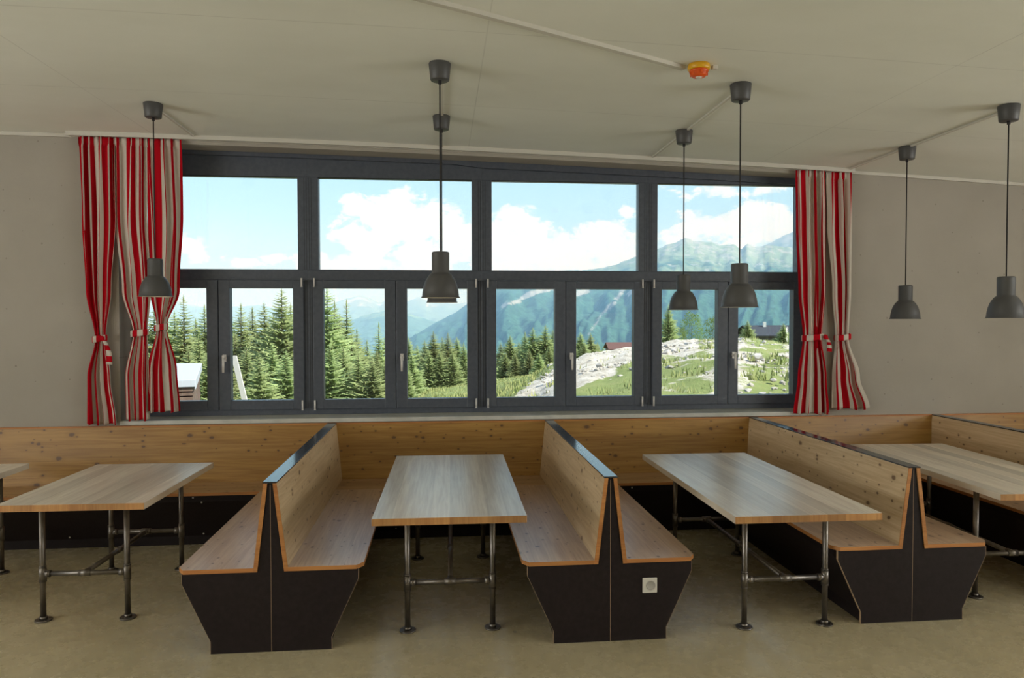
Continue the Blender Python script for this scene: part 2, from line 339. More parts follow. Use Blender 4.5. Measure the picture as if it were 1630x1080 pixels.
# ------------------------------------------------------------------ windows
GY = .285                                                        # glass plane
ux = [-.212+1.4862*k for k in range(-1, 4)]                      # mullion centres
def window(k):
    a, b = ux[k], ux[k+1]; a0 = max(a, OX0); b0 = min(b, OX1); 
    W = thing('window_%d' % (k+1), ['window unit beside the left curtains with a fixed pane over two casements',
        'window unit behind the centre pair of pendant lamps, two casements below a fixed pane', 'window unit right of the centre pendants looking at the gravel mound',
        'window unit next to the right curtains with rocky slope and mountain behind'][k], 'window', kind='structure')
    f = MB(); y0, y1 = .24, .33
    hz = lambda x: ceilz(x)-.03
    la, lb = a0+.088 if k else a0+.05, b0-.085 if k < 3 else b0-.085
    strip(f, a0, b0, y0, y1, hz, lambda x: 2.976, 12)               # head
    f.box((a0, y0, 2.186), (la, y1, 2.976)); f.box((lb, y0, 2.186), (b0, y1, 2.976))
    f.box((a0, y0, 2.106), (b0, y1, 2.186))                        # transom
    f.box((a0, y0+.012, SILL_Z), (a0+.042, y1, 2.106)); f.box((b0-.042, y0+.012, SILL_Z), (b0, y1, 2.106))
    f.box((a0, y0+.005, SILL_Z), (b0, y1, .998))
    f.box((a0+.0, y0-.004, 2.098), (b0, y0+.01, 2.112))
    f.build('window_frame', M['frame'], W, bevel=.003)
    g = MB()
    for s in (-1, 1):
        for dd in (.012, .03):
            X = a0 if s < 0 else b0
            if (k == 0 and s < 0) or (k == 3 and s > 0): continue
            g.box((X-s*dd-.0012, y0-.0008, 2.19), (X-s*dd+.0012, y0+.002, 2.97)); g.box((X-s*dd-.0012, y0+.0112, 1.0), (X-s*dd+.0012, y0+.0135, 2.1))
    # rebate line round the fixed pane
    for (p, q) in (((la, y0-.0006, 2.186), (lb, y0+.02, 2.190)), ((la, y0-.0006, 2.972), (lb, y0+.02, 2.976))): g.box(p, q)
    g.build('seal', M['groove'], W)
    MB().box((la-.005, GY-.004, 2.18), (lb+.005, GY+.004, 2.98)).build('fixed_pane', GL, W)
    mid = (a+b)/2-.002; e0, e1 = a0+.040, b0-.040
    if k == 0: e0 = a+.047
    if k == 3: e1 = b-.047
    for s, (p, q) in enumerate(((e0, mid-.003), (mid+.003, e1))):
        z0, z1 = .992, 2.098; gp = (a+.126, mid-.095) if s == 0 else (mid+.095, b-.128)
        sm = MB(); ys, ye = y0-.014, y0+.075
        sm.box((p, ys, z0), (gp[0], ye, z1)); sm.box((gp[1], ys, z0), (q, ye, z1))
        sm.box((gp[0], ys, z0), (gp[1], ye, 1.072)); sm.box((gp[0], ys, 2.029), (gp[1], ye, z1))
        sa = sm.build('casement', M['frame'], W, bevel=.004)
        MB().box((gp[0]-.004, GY-.004, 1.068), (gp[1]+.004, GY+.004, 2.033)).build('pane', GL, sa)
        hx = p+.012 if s == 0 else q-.012
        if not ((k == 0 and s == 0) or (k == 3 and s == 1)):
            for hz_ in ((2.045, 2.115), (.99, 1.07)):
                hm = MB().tube((hx, ys-.011, hz_[0]), (hx, ys-.011, hz_[1]), .0075, 12)
                hm.tube((hx, ys-.011, hz_[0]-.006), (hx, ys-.011, hz_[0]), .009, 12).box((hx-.004, ys-.01, hz_[0]+.01), (hx+.004, ys+.001, hz_[1]-.01))
                hm.build('hinge', M['alu'], sa)
        if s == 1:
            hx = p+.048
            hm = MB().tube((hx, ys, 1.435), (hx, ys-.012, 1.435), .017, 20)
            hm.box((hx-.014, ys-.009, 1.405), (hx+.014, ys+.0, 1.465))
            hm.tube((hx, ys-.01, 1.435), (hx, ys-.045, 1.435), .009, 16)
            hm.build('handle_base', M['alu'], sa)
            hm = MB().tube((hx, ys-.045, 1.447), (hx, ys-.048, 1.315), .0115, 16, r2=.009).lathe([(0, 0), (.0115, .003), (.0115, .02), (0, .024)], (hx, ys-.045, 1.44), 16)
            hm.build('handle', M['alu'], sa)
    MB().box((mid-.004, y0+.005, .998), (mid+.004, y0+.03, 2.1)).build('meeting_seal', M['groove'], W)
for k in range(4): window(k)
hs_ = strip(MB(), OX0, OX1, .205, .238, lambda x: ceilz(x)-.052, lambda x: ceilz(x)-.085-(.02 if x > 1.2 else 0)); struct(hs_.build('trim_3', M['frame']))   # packing strip above the window
kk = 5
for a, b in ADDED_SIDE_WIN:
    for x in (XL-.16, XR+.09):
        W = thing('window_%d' % kk, None, None, kind='structure'); f = MB(); kk += 1  # added window out of view, paired with a fill lamp
        for p, q in (((a, .95), (b, 1.01)), ((a, 2.74), (b, 2.8)), ((a, 1.01), (a+.06, 2.74)), ((b-.06, 1.01), (b, 2.74)), (((a+b)/2-.04, 1.01), ((a+b)/2+.04, 2.74))):
            f.box((x, p[0], p[1]), (x+.07, q[0], q[1]))
        f.build('window_frame', M['frame'], W)
        MB().box((x+.03, a+.05, 1.0), (x+.038, b-.05, 2.75)).build('pane', GL, W)

# ------------------------------------------------------------------ curtain rail, cable ducts, detector
o = strip(MB(), -2.0, 4.5, -.105, -.024, lambda x: ceilz(x)-.0005, lambda x: ceilz(x)-.026)
strip(o, -2.0, 4.5, -.105, -.097, lambda x: ceilz(x)-.026, lambda x: ceilz(x)-.034)
tag(o.build('curtain_rail', M['white']), 'long white curtain rail fixed to the ceiling above the window', 'curtain rail')
for x, y1, lab in ((-1.035, -.93, 'short white cable duct on the ceiling up to the leftmost pendant lamp'),
                   (2.70, -1.98, 'white cable duct on the ceiling linking the two lamps over the table right of centre'),
                   (4.45, -1.95, 'white cable duct on the ceiling linking the two rightmost pendant lamps'),
                   (.93, -1.98, 'white cable duct on the ceiling between the two centre pendant lamps')):
    zc = ceilz(x)
    tag(MB().box((x-.009, y1, zc-.013), (x+.009, -.106, zc-.0005)).build('cable_duct', M['white'], bevel=.002), lab, 'cable duct', 'ceiling cable ducts')
o = MB(); p0, p1 = Vector((-.6, -3.52, 0)), Vector((2.25, -2.215, 0)); dd = (p1-p0).normalized(); nn = Vector((-dd.y, dd.x, 0))*.016
for i in range(10):
    a, b = p0.lerp(p1, i/10), p0.lerp(p1, (i+1)/10)
    A = [o.bm.verts.new((c.x, c.y, ceilz(c.x)-h)) for c, h in ((a-nn, .0005), (a+nn, .0005), (a+nn, .022), (a-nn, .022))]
    B = [o.bm.verts.new((c.x, c.y, ceilz(c.x)-h)) for c, h in ((b-nn, .0005), (b+nn, .0005), (b+nn, .022), (b-nn, .022))]
    for k in range(4): o.bm.faces.new((A[k], A[(k+1) % 4], B[(k+1) % 4], B[k]))
    if i in (0,): o.bm.faces.new(A)
    if i == 9: o.bm.faces.new(B)
bmesh.ops.remove_doubles(o.bm, verts=o.bm.verts, dist=1e-5)
tag(o.build('cable_duct', M['white']), 'long white cable duct crossing the ceiling diagonally to the orange detector', 'cable duct', 'ceiling cable ducts')
dx_, dy_ = 2.325, -2.25; dz_ = ceilz(dx_)
D = thing('smoke_detector', 'round yellow and orange smoke detector on the ceiling at the end of the long duct', 'detector', (dx_, dy_, dz_))
MB().lathe([(0, -.0005), (.058, -.0005), (.060, -.012), (.060, -.026), (.056, -.032), (0, -.032)]).build('base', M['yellow'], D)
dm = MB().lathe([(0, -.030), (.050, -.032), (.052, -.040), (.047, -.043), (.044, -.058), (.034, -.068), (0, -.068)])
for i in range(8):
    a = i*math.pi/4; dm.box((.046*math.cos(a)-.004, .046*math.sin(a)-.004, -.058), (.046*math.cos(a)+.004, .046*math.sin(a)+.004, -.036))
dm.build('sensor_head', M['orange'], D)
MB().lathe([(0, -.067), (.018, -.068), (.015, -.074), (0, -.076)]).build('sensor_tip', M['socket'], D)
tag(MB().box((dx_+.075, dy_-.01, dz_-.022), (dx_+.105, dy_+.02, dz_-.001)).build('cable_clip', M['socket'], bevel=.003), 'small white cable clip beside the orange smoke detector', 'cable clip')

# ------------------------------------------------------------------ pendant lamps
def pendant():
    L = thing('pendant_lamp', '', 'lamp')
    MB().lathe([(0, 0), (.060, 0), (.062, -.004), (.053, -.092), (.050, -.096), (0, -.096)]).build('ceiling_cup', M['lamp'], L)
    MB().lathe([(0, -.090), (.010, -.095), (.010, -.115), (0, -.118)], n=16).build('cord_grip', M['cord'], L)
    MB().tube((0, 0, -.11), (0, 0, -1.053), .0042, 10).build('cord', M['cord'], L)
    z = -1.31
    prof = [(0, .258), (.044, .258), (.0485, .254), (.0495, .249), (.0495, .142), (.053, .136), (.060, .133), (.073, .116), (.086, .093), (.095, .066), (.101, .036), (.104, .008), (.110, .002), (.110, 0), (.106, 0),
            (.101, .004), (.098, .036), (.092, .066), (.083, .090), (.070, .112), (.05, .127), (.047, .142), (.047, .22), (0, .225)]
    sh = MB(); sh.lathe([(r, h+z) for r, h in prof[:15]], n=56); sh.lathe([(r, h+z) for r, h in prof[14:]], n=56, mi=1)
    sh.build('lamp_shade', [M['lamp'], M['lampin']], L)
    MB().lathe([(0, z+.045), (.02, z+.05), (.03, z+.07), (.028, z+.095), (.015, z+.125), (.013, z+.2), (0, z+.2)], n=20).build('light_bulb', M['bulb'], L)
    return L
p0 = pendant()
LAMPS = [(.915, -2.02, 'nearer and larger looking of the two centre dark grey pendant lamps over the middle table'),
         (.925, -.962, 'farther centre pendant lamp, mostly hidden behind the larger shade in front of it'),
         (2.675, -1.984, 'larger looking grey pendant lamp over the table right of centre, nearer of its pair'),
         (2.690, -.935, 'smaller looking grey pendant lamp over the table right of centre, farther of its pair'),
         (4.455, -.882, 'dark grey pendant lamp hanging before the bare wall just right of the curtains'),
         (4.402, -1.948, 'dark grey pendant lamp nearest the right edge of the photo'),
         (-1.024, -.949, 'lone dark grey pendant lamp hanging in front of the left curtains')]
for i, (x, y, lab) in enumerate(LAMPS):
    o = p0 if i == 0 else copy_tree(p0); o.location = (x, y, ceilz(x)-.0005)
    tag(o, lab, 'lamp', 'dark grey pendant lamps')

# ------------------------------------------------------------------ curtains
def lerp_tab(tab, z):
    for (z0, *a), (z1, *b) in zip(tab, tab[1:]):
        if (z0 >= z >= z1):
            k = (z0-z)/(z0-z1); k = k*k*(3-2*k); return [p+(q-p)*k for p, q in zip(a, b)]
    return list(tab[-1][1:])
def curtain(tab, folds, stripes, phase, y, ztie, label, tail=None, seed=0):
    """tab: rows (z, left x, right x, fold depth)"""
    rnd = random.Random(seed); zt = ceilz((tab[0][1]+tab[0][2])/2)-.03; tab = [(zt, *tab[0][1:])]+tab[1:]
    zb = tab[-1][0]; NZ, NU = 90, 150; bm = bmesh.new(); uvl = bm.loops.layers.uv.new('UVMap')
    fw = [(rnd.uniform(.75, 1.3), rnd.uniform(0, 6.28), rnd.uniform(-.5, .5)) for _ in range(folds)]
    G = []
    for i in range(NZ+1):
        z = zt+(zb-zt)*i/NZ; xl, xr, dp = lerp_tab(tab, z); wd = xr-xl; row = []
        tz = math.exp(-((z-ztie)/.10)**2)
        for j in range(NU+1):
            u = j/NU; ph = 2*math.pi*(u*folds+.18*math.sin(3.1*u*math.pi+z*.9+seed)+.10*math.sin(z*2.3+seed*2))
            over = (.75-.45*tz)*wd/(2*math.pi*folds)*2.1
            x = xl+wd*u+over*math.sin(ph)*math.sin(math.pi*min(1, max(0, u*8, )) if u < .0625 else 1)
            x = min(xr+.008, max(xl-.008, x))
            yy = y+dp*(math.cos(ph)+.35*math.cos(2*ph+seed))*(.8+.3*math.sin(5*u+seed))
            if z > zt-.06: yy = y+(yy-y)*.6+.006*math.sin(u*folds*18)
            hem = .006*math.sin(u*folds*6.28+1) if i == NZ else 0
            row.append(bm.verts.new((x, min(yy, -.008), z+hem)))
        G.append(row)
    for i in range(NZ):
        for j in range(NU):
            f = bm.faces.new((G[i][j], G[i][j+1], G[i+1][j+1], G[i+1][j])); f.smooth = True
            us = (j, j+1, j+1, j)
            for l, uu, ii in zip(f.loops, us, (i, i, i+1, i+1)): l[uvl].uv = (uu/NU*stripes+phase, ii/NZ)
    me = bpy.data.meshes.new('curtain'); bm.to_mesh(me); bm.free(); me.materials.append(M['cloth'])
    o = bpy.data.objects.new('curtain', me); COL.objects.link(o); tag(o, label, 'curtain', 'red and white striped curtains')
    sm = o.modifiers.new('thickness', 'SOLIDIFY'); sm.thickness = .0015
    # tie band round the waist
    xl, xr, dp = lerp_tab(tab, ztie); cx, rx, ry = (xl+xr)/2, (xr-xl)/2+.010, min(.045, -y-.012+dp*.2)
    bm = bmesh.new(); uvl = bm.loops.layers.uv.new('UVMap'); R = []
    n = 40
    for k, (dz, e) in enumerate(((-.026, 0), (-.022, .003), (0, .004), (.022, .003), (.026, 0))):
        R.append([bm.verts.new((cx+(rx+e)*math.cos(2*math.pi*i/n), y+(ry+e)*math.sin(2*math.pi*i/n), ztie+dz+.008*math.cos(2*math.pi*i/n))) for i in range(n)])
    for k in range(4):
        for i in range(n):
            f = bm.faces.new((R[k][i], R[k][(i+1) % n], R[k+1][(i+1) % n], R[k+1][i])); f.smooth = True
            for l, ii in zip(f.loops, (i, i+1, i+1, i)): l[uvl].uv = (ii/n*5+.3+phase, k/4)
    me = bpy.data.meshes.new('tieback'); bm.to_mesh(me); bm.free(); me.materials.append(M['cloth'])
    tb = bpy.data.objects.new('tieback', me); COL.objects.link(tb); tb.parent = o
    s2 = tb.modifiers.new('t', 'SOLIDIFY'); s2.thickness = .003
    if tail:
        bm = bmesh.new(); uvl = bm.loops.layers.uv.new('UVMap'); P = []
        tx, ln, dxx = tail; K = 12
        for i in range(K+1):
            q = i/K; z = ztie-.0-ln*q**1.25; X = cx+(rx-.01)+(tx-(cx+rx-.01))*min(1, (q*1.6))**.7; wv = .013+.010*q
            P.append([bm.verts.new((X-wv, y-ry-.012, z)), bm.verts.new((X+.2*wv, y-ry-.022, z-.002)), bm.verts.new((X+wv, y-ry-.012, z-.004))])
        for i in range(K):
            for j in (0, 1):
                f = bm.faces.new((P[i][j], P[i][j+1], P[i+1][j+1], P[i+1][j])); f.smooth = True
                for l, ii in zip(f.loops, (i, i, i+1, i+1)): l[uvl].uv = (ii/K*2.5+dxx, 0)
        kn = bmesh.ops.create_icosphere(bm, subdivisions=2, radius=.019, matrix=Matrix.Translation((cx+rx-.012, y-ry-.01, ztie+.004)) @ Matrix.Diagonal((1.1, .8, 1.2, 1)))
        for f in bm.faces:
            f.smooth = True
        me = bpy.data.meshes.new('tieback_end'); bm.to_mesh(me); bm.free(); me.materials.append(M['cloth'])
        te = bpy.data.objects.new('tieback_end', me); COL.objects.link(te); te.parent = o
        te.modifiers.new('t', 'SOLIDIFY').thickness = .003
    return o
Y = -.062
curtain([(3.2, -1.93, -1.66, .022), (2.6, -1.915, -1.66, .028), (2.0, -1.89, -1.70, .026), (1.61, -1.825, -1.742, .016), (1.3, -1.895, -1.70, .030), (.925, -1.90, -1.655, .036)],
        4, 5.5, .05, Y, 1.61, 'leftmost striped curtain, over the bare wall, with a dangling tieback end', (-1.69, .20, .2), 1)
curtain([(3.2, -1.67, -1.41, .022), (2.6, -1.67, -1.42, .026), (2.0, -1.62, -1.40, .026), (1.655, -1.535, -1.425, .016), (1.3, -1.60, -1.425, .026), (.955, -1.60, -1.42, .032)],
        3, 4.3, .45, Y, 1.655, 'middle of the three left striped curtains, at the edge of the window recess', None, 2)
curtain([(3.2, -1.42, -1.15, .022), (2.6, -1.41, -1.145, .026), (2.0, -1.40, -1.18, .026), (1.70, -1.352, -1.275, .016), (1.35, -1.43, -1.21, .028), (1.02, -1.435, -1.19, .034)],
        3, 4.3, .9, Y, 1.70, 'striped curtain nearest the glass on the left, third from the left', None, 3)
curtain([(3.05, 3.985, 4.26, .022), (2.6, 3.995, 4.265, .026), (2.0, 4.02, 4.27, .026), (1.60, 4.062, 4.24, .018), (1.25, 4.02, 4.29, .030), (.93, 3.985, 4.315, .036)],
        4, 5.0, .1, Y, 1.60, 'right window side striped curtain beside the glass, its tieback end hanging loose', (4.27, .12, .0), 4)
curtain([(3.05, 4.265, 4.505, .022), (2.6, 4.28, 4.515, .026), (2.0, 4.33, 4.51, .026), (1.60, 4.362, 4.486, .018), (1.25, 4.34, 4.60, .030), (.965, 4.335, 4.70, .036)],
        3, 4.3, .62, Y, 1.60, 'rightmost striped curtain flaring out over the bare wall', None, 5)

# ------------------------------------------------------------------ wall bench
SEAT, CAPZ = .45, .9055
WBN = thing('wall_bench', 'long built-in larch bench with panelled back running under the window wall', 'bench')
MB().prism([(-.082, SEAT), (-.100, SEAT), (-.022, CAPZ-.012), (-.004, CAPZ-.012)], 'x', XL+.01, XR-.01).build('backrest', M['larch_x'], WBN)
MB().box((XL+.01, -.026, CAPZ-.012), (XR-.01, -.001, CAPZ)).build('top_strip', M['edge'], WBN)
MB().box((XL+.01, -.4685, SEAT-.022), (XR-.01, -.0825, SEAT-.0005)).build('seat', [M['larch_sx']], WBN)
MB().box((XL+.01, -.4700, SEAT-.022), (XR-.01, -.4683, SEAT-.0005)).build('seat_edge', M['edge'], WBN)
MB().prism([(-.44, SEAT-.023), (-.44, .378), (-.27, .068), (-.27, .0005), (-.10, .0005), (-.10, SEAT-.023)], 'x', XL+.01, XR-.01).build('base_panel', M['black'], WBN)
for x, y, z in ((-1.93, .0, .088), (-.961, 0, .408), (-.90, 0, .372), (-.936, 0, .088), (-2.4, 0, .40), (.551, 0, .085), (1.05, 0, .40), (2.44, 0, .405), (2.38, 0, .37), (2.40, 0, .088), (1.32, 0, .37), (3.0, 0, .085), (-1.4, 0, .375)):
    yy = -.4405 if z > .378 else -.27-(z-.068)*(.17/.31)-.0005
    MB().lathe([(0, .003), (.006, .002), (.007, 0)], n=12).build('screw', M['screw'], WBN).matrix_local = Matrix.Translation((x, yy, z)) @ Matrix.Rotation(math.pi/2, 4, 'X')

# ------------------------------------------------------------------ double booth benches
def booth(bx, by, label, socket=False):
    B = thing('booth_bench', label, 'bench', (bx, 0, 0), 0, 'double-sided booth benches'); L = by; y0 = -.4702
    for s in (-1, 1):
        # seat with clipped outer corner
        pts = [(s*.088, y0), (s*.48, y0), (s*.48, -L+.05), (s*.445, -L), (s*.088, -L)]
        MB().prism(pts, 'z', SEAT-.022, SEAT, mi=1, capmi=0).build('seat', [M['larch_y'], M['edge']], B)
        # leaning back board; its front end shows an orange edge
        bk = [(s*.0885, SEAT+.0005), (s*.069, SEAT+.0005), (s*.0145, CAPZ-.0085), (s*.0335, CAPZ-.0085)]
        MB().prism(bk, 'y', -L+.004, -.030, mi=0).build('backrest', M['larch_b'], B)
        MB().prism([(s*.0915, SEAT-.022), (s*.069, SEAT-.022), (s*.0135, CAPZ-.0085), (s*.0340, CAPZ-.0085)], 'y', -L-.001, -L+.0038).build('backrest_edge', M['edge'], B)
        # end panel: two mirrored dark boards meeting at the centre seam
        ep = [(s*.001, 0.0005), (s*.3125, .0005), (s*.3125, .066), (s*.455, .375), (s*.455, SEAT-.0225), (s*.068, SEAT-.0225), (s*.0125, CAPZ-.010), (s*.001, CAPZ-.010)]
        MB().prism(ep, 'y', -L+.006, -L+.022).build('end_panel', M['black'], B)
        lip = [(s*.3128, .0005), (s*.3128, .066), (s*.4553, .375), (s*.4553, SEAT-.0225), (s*.4538, SEAT-.0225), (s*.4538, .3753), (s*.3113, .0663), (s*.3113, .0005)]
        MB().prism(lip, 'y', -L+.0058, -L+.0225).build('panel_edge', M['ply'], B)
        sp = [(s*.03, .0005), (s*.298, .0005), (s*.298, .066), (s*.438, .372), (s*.438, SEAT-.0225), (s*.03, SEAT-.0225)]
        MB().prism(sp, 'y', -L+.0225, -.445).build('side_panel', M['black'], B)
    MB().box((-.0009, -L+.0055, .001), (.0009, -L+.008, CAPZ-.02)).build('seam', M['ply'], B)
    MB().box((-.0370, -L-.004, CAPZ-.008), (.0370, -.026, CAPZ)).build('top_cap', M['cap'], B, bevel=.0012)
    if socket:
        x0, z0 = .2185, .303; yf = -L+.006
        S = MB().box((x0-.041, yf-.008, z0-.043), (x0+.041, yf-.0002, z0+.041)).build('power_socket', M['socket'], B, bevel=.004); S['label'] = 'white power socket set in the dark end panel'
        w = MB().lathe([(.0255, 0), (.0255, .003), (.0225, .003), (.020, .0005), (0, .0005)], n=32).build('socket_well', M['sockin'], S); w.matrix_local = Matrix.Translation((x0+.004, yf-.0083, z0)) @ Matrix.Rotation(math.pi/2, 4, 'X')
        h = MB()
        for dx in (-.0095, .0095): h.lathe([(0, .0036), (.0027, .0036), (.0027, 0)], (dx, 0, 0), 10)
        h.box((-.002, .017, .0005), (.002, .0225, .004)); h.box((-.002, -.0225, .0005), (.002, -.017, .004))
        h = h.build('socket_pins', M['groove'], S); h.matrix_local = w.matrix_local.copy()
    return B
booth(.0187, 2.243, 'double booth bench left of the middle table, larch seats on a dark tapered base')
booth(1.8286, 2.298, 'double booth bench with a white power socket in its dark end panel', True)
booth(3.6297, 2.216, 'double booth bench behind the table right of centre, light wood seen on its left face')
booth(5.3281, 2.23, 'booth bench at the far right edge, only its upper back and cap in view')

# ------------------------------------------------------------------ tables
def table(cx, cy, rz, w, l, legs, label, h=.75, th=.037):
    """legs: (x half spacing, y near, y far) relative to the top's centre"""
    T = thing('dining_table', label, 'table', (cx, cy, 0), rz, 'pipe-legged dining tables'); lx, ya, yb, ox = legs
    tm = MB(); hw, hl = w/2, l/2
    v = [tm.bm.verts.new((x, y, z)) for x in (-hw, hw) for y in (-hl, hl) for z in (h-th, h)]
    for q, mi in (((0, 1, 3, 2), 0), ((4, 6, 7, 5), 0), ((0, 4, 5, 1), 1), ((2, 3, 7, 6), 1), ((0, 2, 6, 4), 0), ((1, 5, 7, 3), 0)): tm.bm.faces.new([v[i] for i in q]).material_index = mi
    tm.build('tabletop', [M['top'], M['tedge']], T, bevel=.0015)
    r = .0160; bz = .275
    for y in (ya, yb):
        for s in (-1, 1):
            X = ox+s*lx
            lg = MB().tube((X, y, .006), (X, y, h-th-.0008), r, 18)
            lg.tube((X, y, bz-.045), (X, y, bz+.045), r+.0045, 18)
            lg.tube((X, y, bz-.048), (X, y, bz-.038), r+.0045, 18); lg.tube((X, y, bz+.038), (X, y, bz+.048), r+.0045, 18)
            lg = lg.build('leg', M['pipe'], T)
            fp = MB().tube((X, y, .0005), (X, y, .008), .046, 28).tube((X, y, .008), (X, y, .026), .0215, 20)
            for q_ in range(4): fp.tube((X+.033*math.cos(q_*1.571+.785), y+.033*math.sin(q_*1.571+.785), .008), (X+.033*math.cos(q_*1.571+.785), y+.033*math.sin(q_*1.571+.785), .0105), .005, 8)
            fp.build('foot_plate', M['pipe'], lg)
        cb = MB().tube((ox-lx+.012, y, bz), (ox+lx-.012, y, bz), .0145, 16)
        for s in (-1, 1): cb.tube((ox+s*(lx-.045), y, bz), (ox+s*(lx-.015), y, bz), .020, 16)
        cb.tube((ox-.033, y, bz), (ox+.033, y, bz), .0195, 16); cb.tube((ox, y, bz), (ox, y+(.04 if y == ya else -.04), bz), .0195, 16)
        cb.build('crossbar', M['pipe'], T)
    st = MB().tube((ox, ya+.02, bz), (ox, yb-.02, bz), .0150, 16); my = (ya+yb)/2
    st.tube((ox, my-.03, bz), (ox, my+.03, bz), .0195, 16)
    st.build('stretcher', M['pipe'], T)
    return T
#                cx      cy      rz
table(-1.0936, -1.4094, -.0209, .788, 1.151, (.238, -.285, .575-.01, -.065), 'shorter pale oak table on pipe legs at the left, under the lone lamp')
table(.9694, -1.5943, -.0136, .788, 1.731, (.240, -.455, .80, 0), 'pale oak table on steel pipe legs in the middle of the photo')
table(2.7995, -1.7278, -.0047, .788, 1.751, (.239, -.465, .79, .07), 'large pale oak table right of centre, between the socket bench and the next bench')
table(4.53, -1.46, -.052, .76, 1.70, (.239, -.445, .79, 0), 'pale oak table cut off by the right edge of the photo')
table(-2.364, -1.25, 0, .788, 1.02, (.239, -.40, .44, 0), 'table cut off by the left edge, only a top corner showing')

# ------------------------------------------------------------------ outside: terrain
PXN = [-400, 200, 330, 600, 690, 760, 830, 890, 960, 1010, 1060, 1120, 1180, 1260, 2100]
DN = [6.95, 12, 18, 26, 36, 50, 75, 110, 180, 260]
GT = {-400: (-1.3, -1.6, -2.3, -3.2, -4.6, -6.4, -9, -14, -25, -45), 600: (-1.3, -1.7, -2.4, -3.0, -3.9, -5.4, -8, -14, -25, -45),
      690: (-.4, -.5, -.6, -1.0, -1.7, -2.9, -5.5, -11, -22, -45), 760: (-.4, -.4, -.4, -.9, -1.5, -2.6, -4.8, -10, -22, -45),
      830: (-.2, -.1, 0, -.5, -1.1, -2.1, -3.9, -9, -20, -45), 890: (.1, .2, .3, .2, -.4, -1.8, -4, -8, -20, -45), 960: (.2, .35, .42, .45, .22, -1.0, -3, -7, -18, -45),
      1010: (.3, .45, .6, .66, .4, -.6, -2.5, -6, -16, -45), 1060: (.3, .5, .65, .78, .66, -.3, -2, -5, -15, -45), 1120: (.3, .55, .8, .95, .75, 0, -1.6, -5, -15, -45),
      1180: (.35, .65, .95, 1.1, .7, 0, -1.5, -4, -14, -45), 1260: (.35, .6, .85, .85, .4, -.3, -1.6, -4, -14, -45)}
GT[200] = GT[-400]; GT[330] = GT[-400]; GT[2100] = GT[1260]
def ground(px, d):
    px = max(-399, min(2099, px)); d = max(6.96, min(259, d))
    i = max(k for k in range(len(PXN)-1) if PXN[k] <= px); j = max(k for k in range(len(DN)-1) if DN[k] <= d)
    a = (px-PXN[i])/(PXN[i+1]-PXN[i]); b = (d-DN[j])/(DN[j+1]-DN[j]); a = a*a*(3-2*a)
    A, B = GT[PXN[i]], GT[PXN[i+1]]
    return (A[j]*(1-b)+A[j+1]*b)*(1-a)+(B[j]*(1-b)+B[j+1]*b)*a
def sstep(a, b, x):
    k = max(0, min(1, (x-a)/(b-a))); return k*k*(3-2*k)
def gravel_mask(px, d):
    py = 511+(CZ-ground(px, d))*F/d; g = 0                       # height of the spot as seen from the bench
    if px < 915: g = sstep(-6, 14, px-(812+(632-py)*1.45))
    if px >= 905: g = max(g*(px < 915), sstep(-10, 12, (623-(px-933)*.60)-py))
    if px > 1040: g = max(.36, sstep(-4, 8, 572-py)*(1-sstep(1095, 1125, px)))
    if px > 1120: g = .50+.16*math.sin(px*.05)
    return g*(1-sstep(48, 60, d))
bm = bmesh.new(); ga = []; ds = [6.95]
while ds[-1] < 255: ds.append(ds[-1]*1.022+.02)
PXS = list(range(-390, 2100, 9)); rows = []
for d in ds:
    row = []
    for px in PXS:
        x, y = far(px, d); g = gravel_mask(px, d); z = ground(px, d)
        z += (noise.fractal(Vector((x*.8, y*.8, 1)), 1.0, 2.0, 5)*.17*(.35+g)+noise.noise(Vector((x*.15, y*.15, 4)))*.14)*min(1, d/10)
        row.append(bm.verts.new((x, max(y, .42), z))); ga.append(g)
    rows.append(row)
for A, B in zip(rows, rows[1:]):
    for i in range(len(PXS)-1):
        f = bm.faces.new((A[i], A[i+1], B[i+1], B[i])); f.smooth = True
me = bpy.data.meshes.new('ground'); bm.to_mesh(me); bm.free()
at = me.attributes.new('gravel', 'FLOAT', 'POINT'); at.data.foreach_set('value', ga)
GM = mat('meadow_and_gravel', (.2, .3, .08), .95, 0, .1); t, b = bs(GM); tcn = N(t, 'ShaderNodeTexCoord'); atn = N(t, 'ShaderNodeAttribute', attribute_name='gravel')
P3 = tcn.outputs['Object']
grass = mixc(t, nz(t, P3, 9, 5, .8), ramp(t, nz(t, P3, .9, 8, .7), [(.3, (.10, .17, .03)), (.5, (.20, .27, .07)), (.72, (.38, .36, .15))]), (.27, .27, .12))
grav = ramp(t, nz(t, P3, 2.2, 10, .8), [(.28, (.18, .15, .11)), (.42, (.44, .38, .30)), (.6, (.70, .63, .54))])
gm = mth(t, 'ADD', atn.outputs['Fac'], mth(t, 'MULTIPLY', mth(t, 'SUBTRACT', nz(t, P3, .7, 7, .7), .5), 1.7))
gmr = N(t, 'ShaderNodeMapRange', interpolation_type='SMOOTHSTEP'); t.links.new(gm, gmr.inputs[0]); gmr.inputs[1].default_value = .42; gmr.inputs[2].default_value = .58
t.links.new(mixc(t, gmr.outputs[0], grass, grav), b.inputs['Base Color']); bump(t, b, nz(t, P3, 5, 8, .8), .12, .7)
me.materials.append(GM); go = bpy.data.objects.new('meadow_ground', me); COL.objects.link(go); struct(go)
go['label'] = 'sloping alpine meadow with pale gravel banks outside the window'

